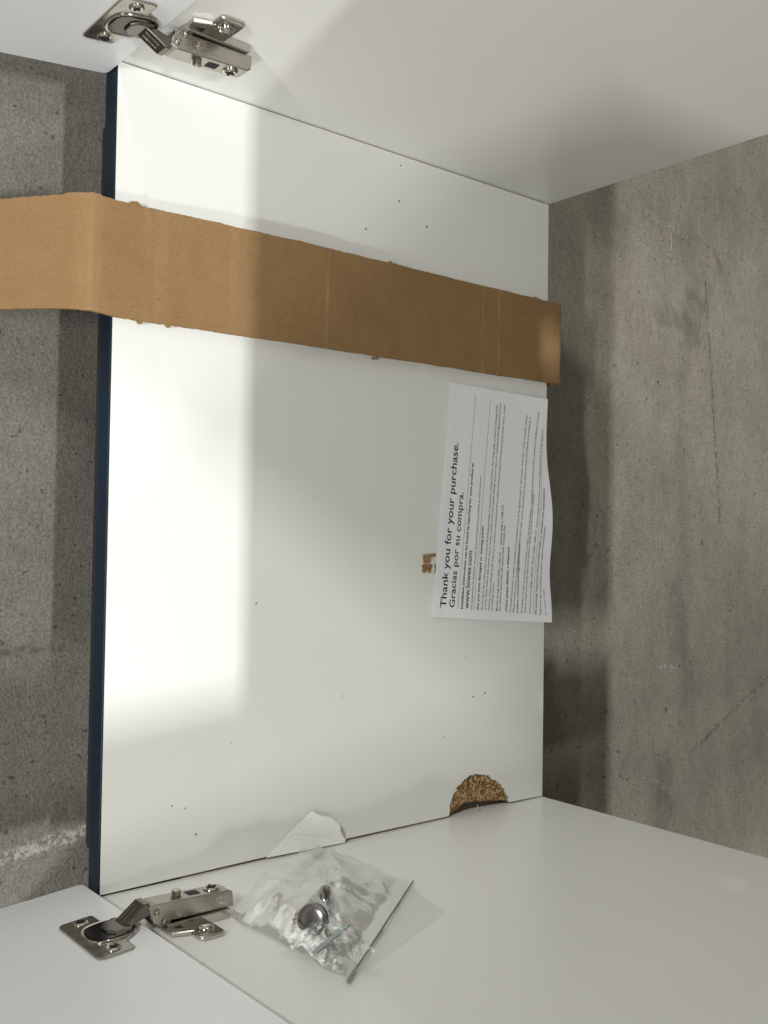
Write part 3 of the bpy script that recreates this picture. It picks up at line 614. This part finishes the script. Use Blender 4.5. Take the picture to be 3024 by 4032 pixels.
# knobs
def knob(c, axis, rad, label):
    c = Vector(c); ax = Vector(axis).normalized(); u_ = ax.orthogonal().normalized(); v_ = ax.cross(u_)
    k = empty('cabinet_knob', c); tag(k, label, 'knob', None)
    def f(a, b, h): return tuple(c + u_ * a + v_ * b + ax * h)
    bm = new(); s = rad
    lathe(bm, [(0.30 * s, 0), (0.32 * s, 0.5 * s), (0.36 * s, 0.75 * s), (0.60 * s, 0.92 * s)], f, 24); obj('knob_stem', bm, 'knob', k, True)
    bm = new(); lathe(bm, [(0.58 * s, 0.90 * s), (0.92 * s, 0.98 * s), (1.0 * s, 1.10 * s), (1.0 * s, 1.24 * s), (0.90 * s, 1.36 * s), (0.5 * s, 1.43 * s), (0.1 * s, 1.45 * s)], f, 28); obj('knob_head', bm, 'knob', k, True)
    bm = new(); lathe(bm, [(0.42 * s, 0.05 * s), (0.46 * s, 0), (0.42 * s, -0.06 * s)], f, 20); obj('knob_base', bm, 'polished', k, True)
knob((0.0935, 0.0055, 0.1140), (0.44, 0.52, 0.60), 0.0096, 'dark round knob showing its flat face, uppermost in the plastic bag')
knob((0.078, 0.0105, 0.1400), (-0.75, 0.25, 0.45), 0.0098, 'shiny metal knob pressed against the teal zip inside the bag')
def small_screw(a, b, label):
    a, b = Vector(a), Vector(b); ax = (b - a).normalized(); u_ = ax.orthogonal().normalized(); v_ = ax.cross(u_); L = (b - a).length
    bm = new(); lathe(bm, [(0.0034, 0), (0.0036, 0.0012), (0.0030, 0.0026), (0.0019, 0.0030)] + [(0.0019 if k % 2 else 0.0016, 0.0034 + k * 0.0008) for k in range(int((L - 0.0034) / 0.0008))], lambda p, q, h: tuple(a + u_ * p + v_ * q + ax * h), 12)
    tag(obj('machine_screw', bm, 'polished'), label, 'screw', None)
small_screw((0.082, 0.008, 0.088), (0.070, 0.007, 0.104), 'small bright screw in the bag corner beside the hinge')
small_screw((0.086, 0.0085, 0.136), (0.068, 0.0075, 0.146), 'small bright screw crossing behind the shiny knob in the bag')
small_screw((0.070, 0.0085, 0.127), (0.079, 0.0070, 0.108), 'small bright screw beside the dark knob in the bag')
small_screw((0.064, 0.0105, 0.166), (0.056, 0.009, 0.186), 'small bright screw under the teal zip in the bag')

# ---------------------------------------------------------------- crumbs and litter
def speck(x, y, z, r, name, m, label, cat, group, stretch=1.6):
    a = random.uniform(0, 3.1); bm = new()
    pts = []
    for k in range(6):
        b = k * math.pi / 3; p, q = r * stretch * math.cos(b) * random.uniform(.7, 1.1), r * math.sin(b) * random.uniform(.7, 1.1)
        pts.append((x + p * math.cos(a) - q * math.sin(a), y + p * math.sin(a) + q * math.cos(a)))
    prism(bm, pts, lambda u, v: (u, v, z + r * 0.7), lambda u, v: (u, v, z)); tag(obj(name, bm, m), label, cat, group)
for x, y, r in ((0.2504, 0.5202, .0010), (0.2155, 0.4897, .0009), (0.2813, 0.5054, .0011), (0.2513, 0.5504, .0008), (0.1176, 0.1906, .0007), (0.3588, 0.1036, .0009), (0.3444, 0.1016, .0009), (0.0711, 0.0293, .0009), (0.0989, 0.0901, .0005), (0.310, 0.070, .0006), (0.052, 0.052, .0006), (0.062, 0.049, .0006), (0.20, 0.115, .0005), (0.335, 0.137, .0005), (0.17, 0.27, .0004)):
    speck(x, y, 0.0001, r * 0.75, 'debris_speck', 'debris', 'tiny dark speck of debris on the white cabinet floor', 'debris', 'specks on the white cabinet floor')
def twig(pts, r, name, m, label, cat):
    bm = new(); rings = []
    for i, p in enumerate(pts):
        k = r * (0.5 + 0.5 * math.sin(math.pi * (i + .6) / (len(pts) + .2)))
        rings.append([bm.verts.new((p[0] + k * math.cos(a), p[1], p[2] + k * math.sin(a) + k)) for a in (0.3, 1.9, 3.4, 5.0)])
    for a, b in zip(rings, rings[1:]):
        for i in range(4): bm.faces.new((a[i], a[(i + 1) % 4], b[(i + 1) % 4], b[i]))
    bm.faces.new(rings[0]); bm.faces.new(rings[-1][::-1]); tag(obj(name, bm, m), label, cat)
M['straw'] = mat('pale_wood', (0.36, 0.29, 0.18), 0.8)
twig([(0.858, 0.668, FLOOR), (0.855, 0.655, FLOOR + .001), (0.850, 0.648, FLOOR), (0.854, 0.640, FLOOR), (0.851, 0.626, FLOOR)], 0.0012, 'wood_splinter', 'straw', 'thin pale wood splinter lying on the sunlit concrete behind the cabinet'.replace('sunlit ', ''), 'splinter')
twig([(0.845, 0.622, FLOOR), (0.850, 0.617, FLOOR + .001), (0.856, 0.618, FLOOR), (0.860, 0.612, FLOOR)], 0.0014, 'wood_shaving', 'straw', 'short curled wood shaving at the end of the splinter on concrete', 'shaving')
twig([(0.350, 0.0060, 0.0005), (0.352, 0.0015, 0.0012), (0.354, 0.0010, -0.001 + .002)], 0.0007, 'wood_sliver', 'chip_light', 'tiny pale wood sliver sticking out of the broken half moon', 'sliver')
for x, y, r in ((0.700, 0.235, .0022), (0.690, 0.221, .0018), (0.725, 0.03, .0018), (0.93, 0.24, .0025), (-0.02, 0.36, .0012), (0.85, 0.02, .002), (0.88, 0.075, .0015), (0.50, 0.62, .0012), (0.745, 0.60, .0012)):
    speck(x, y, FLOOR, r, 'grit_crumb', 'debris', 'small dark crumb of grit on the concrete floor', 'debris', 'grit on the concrete')
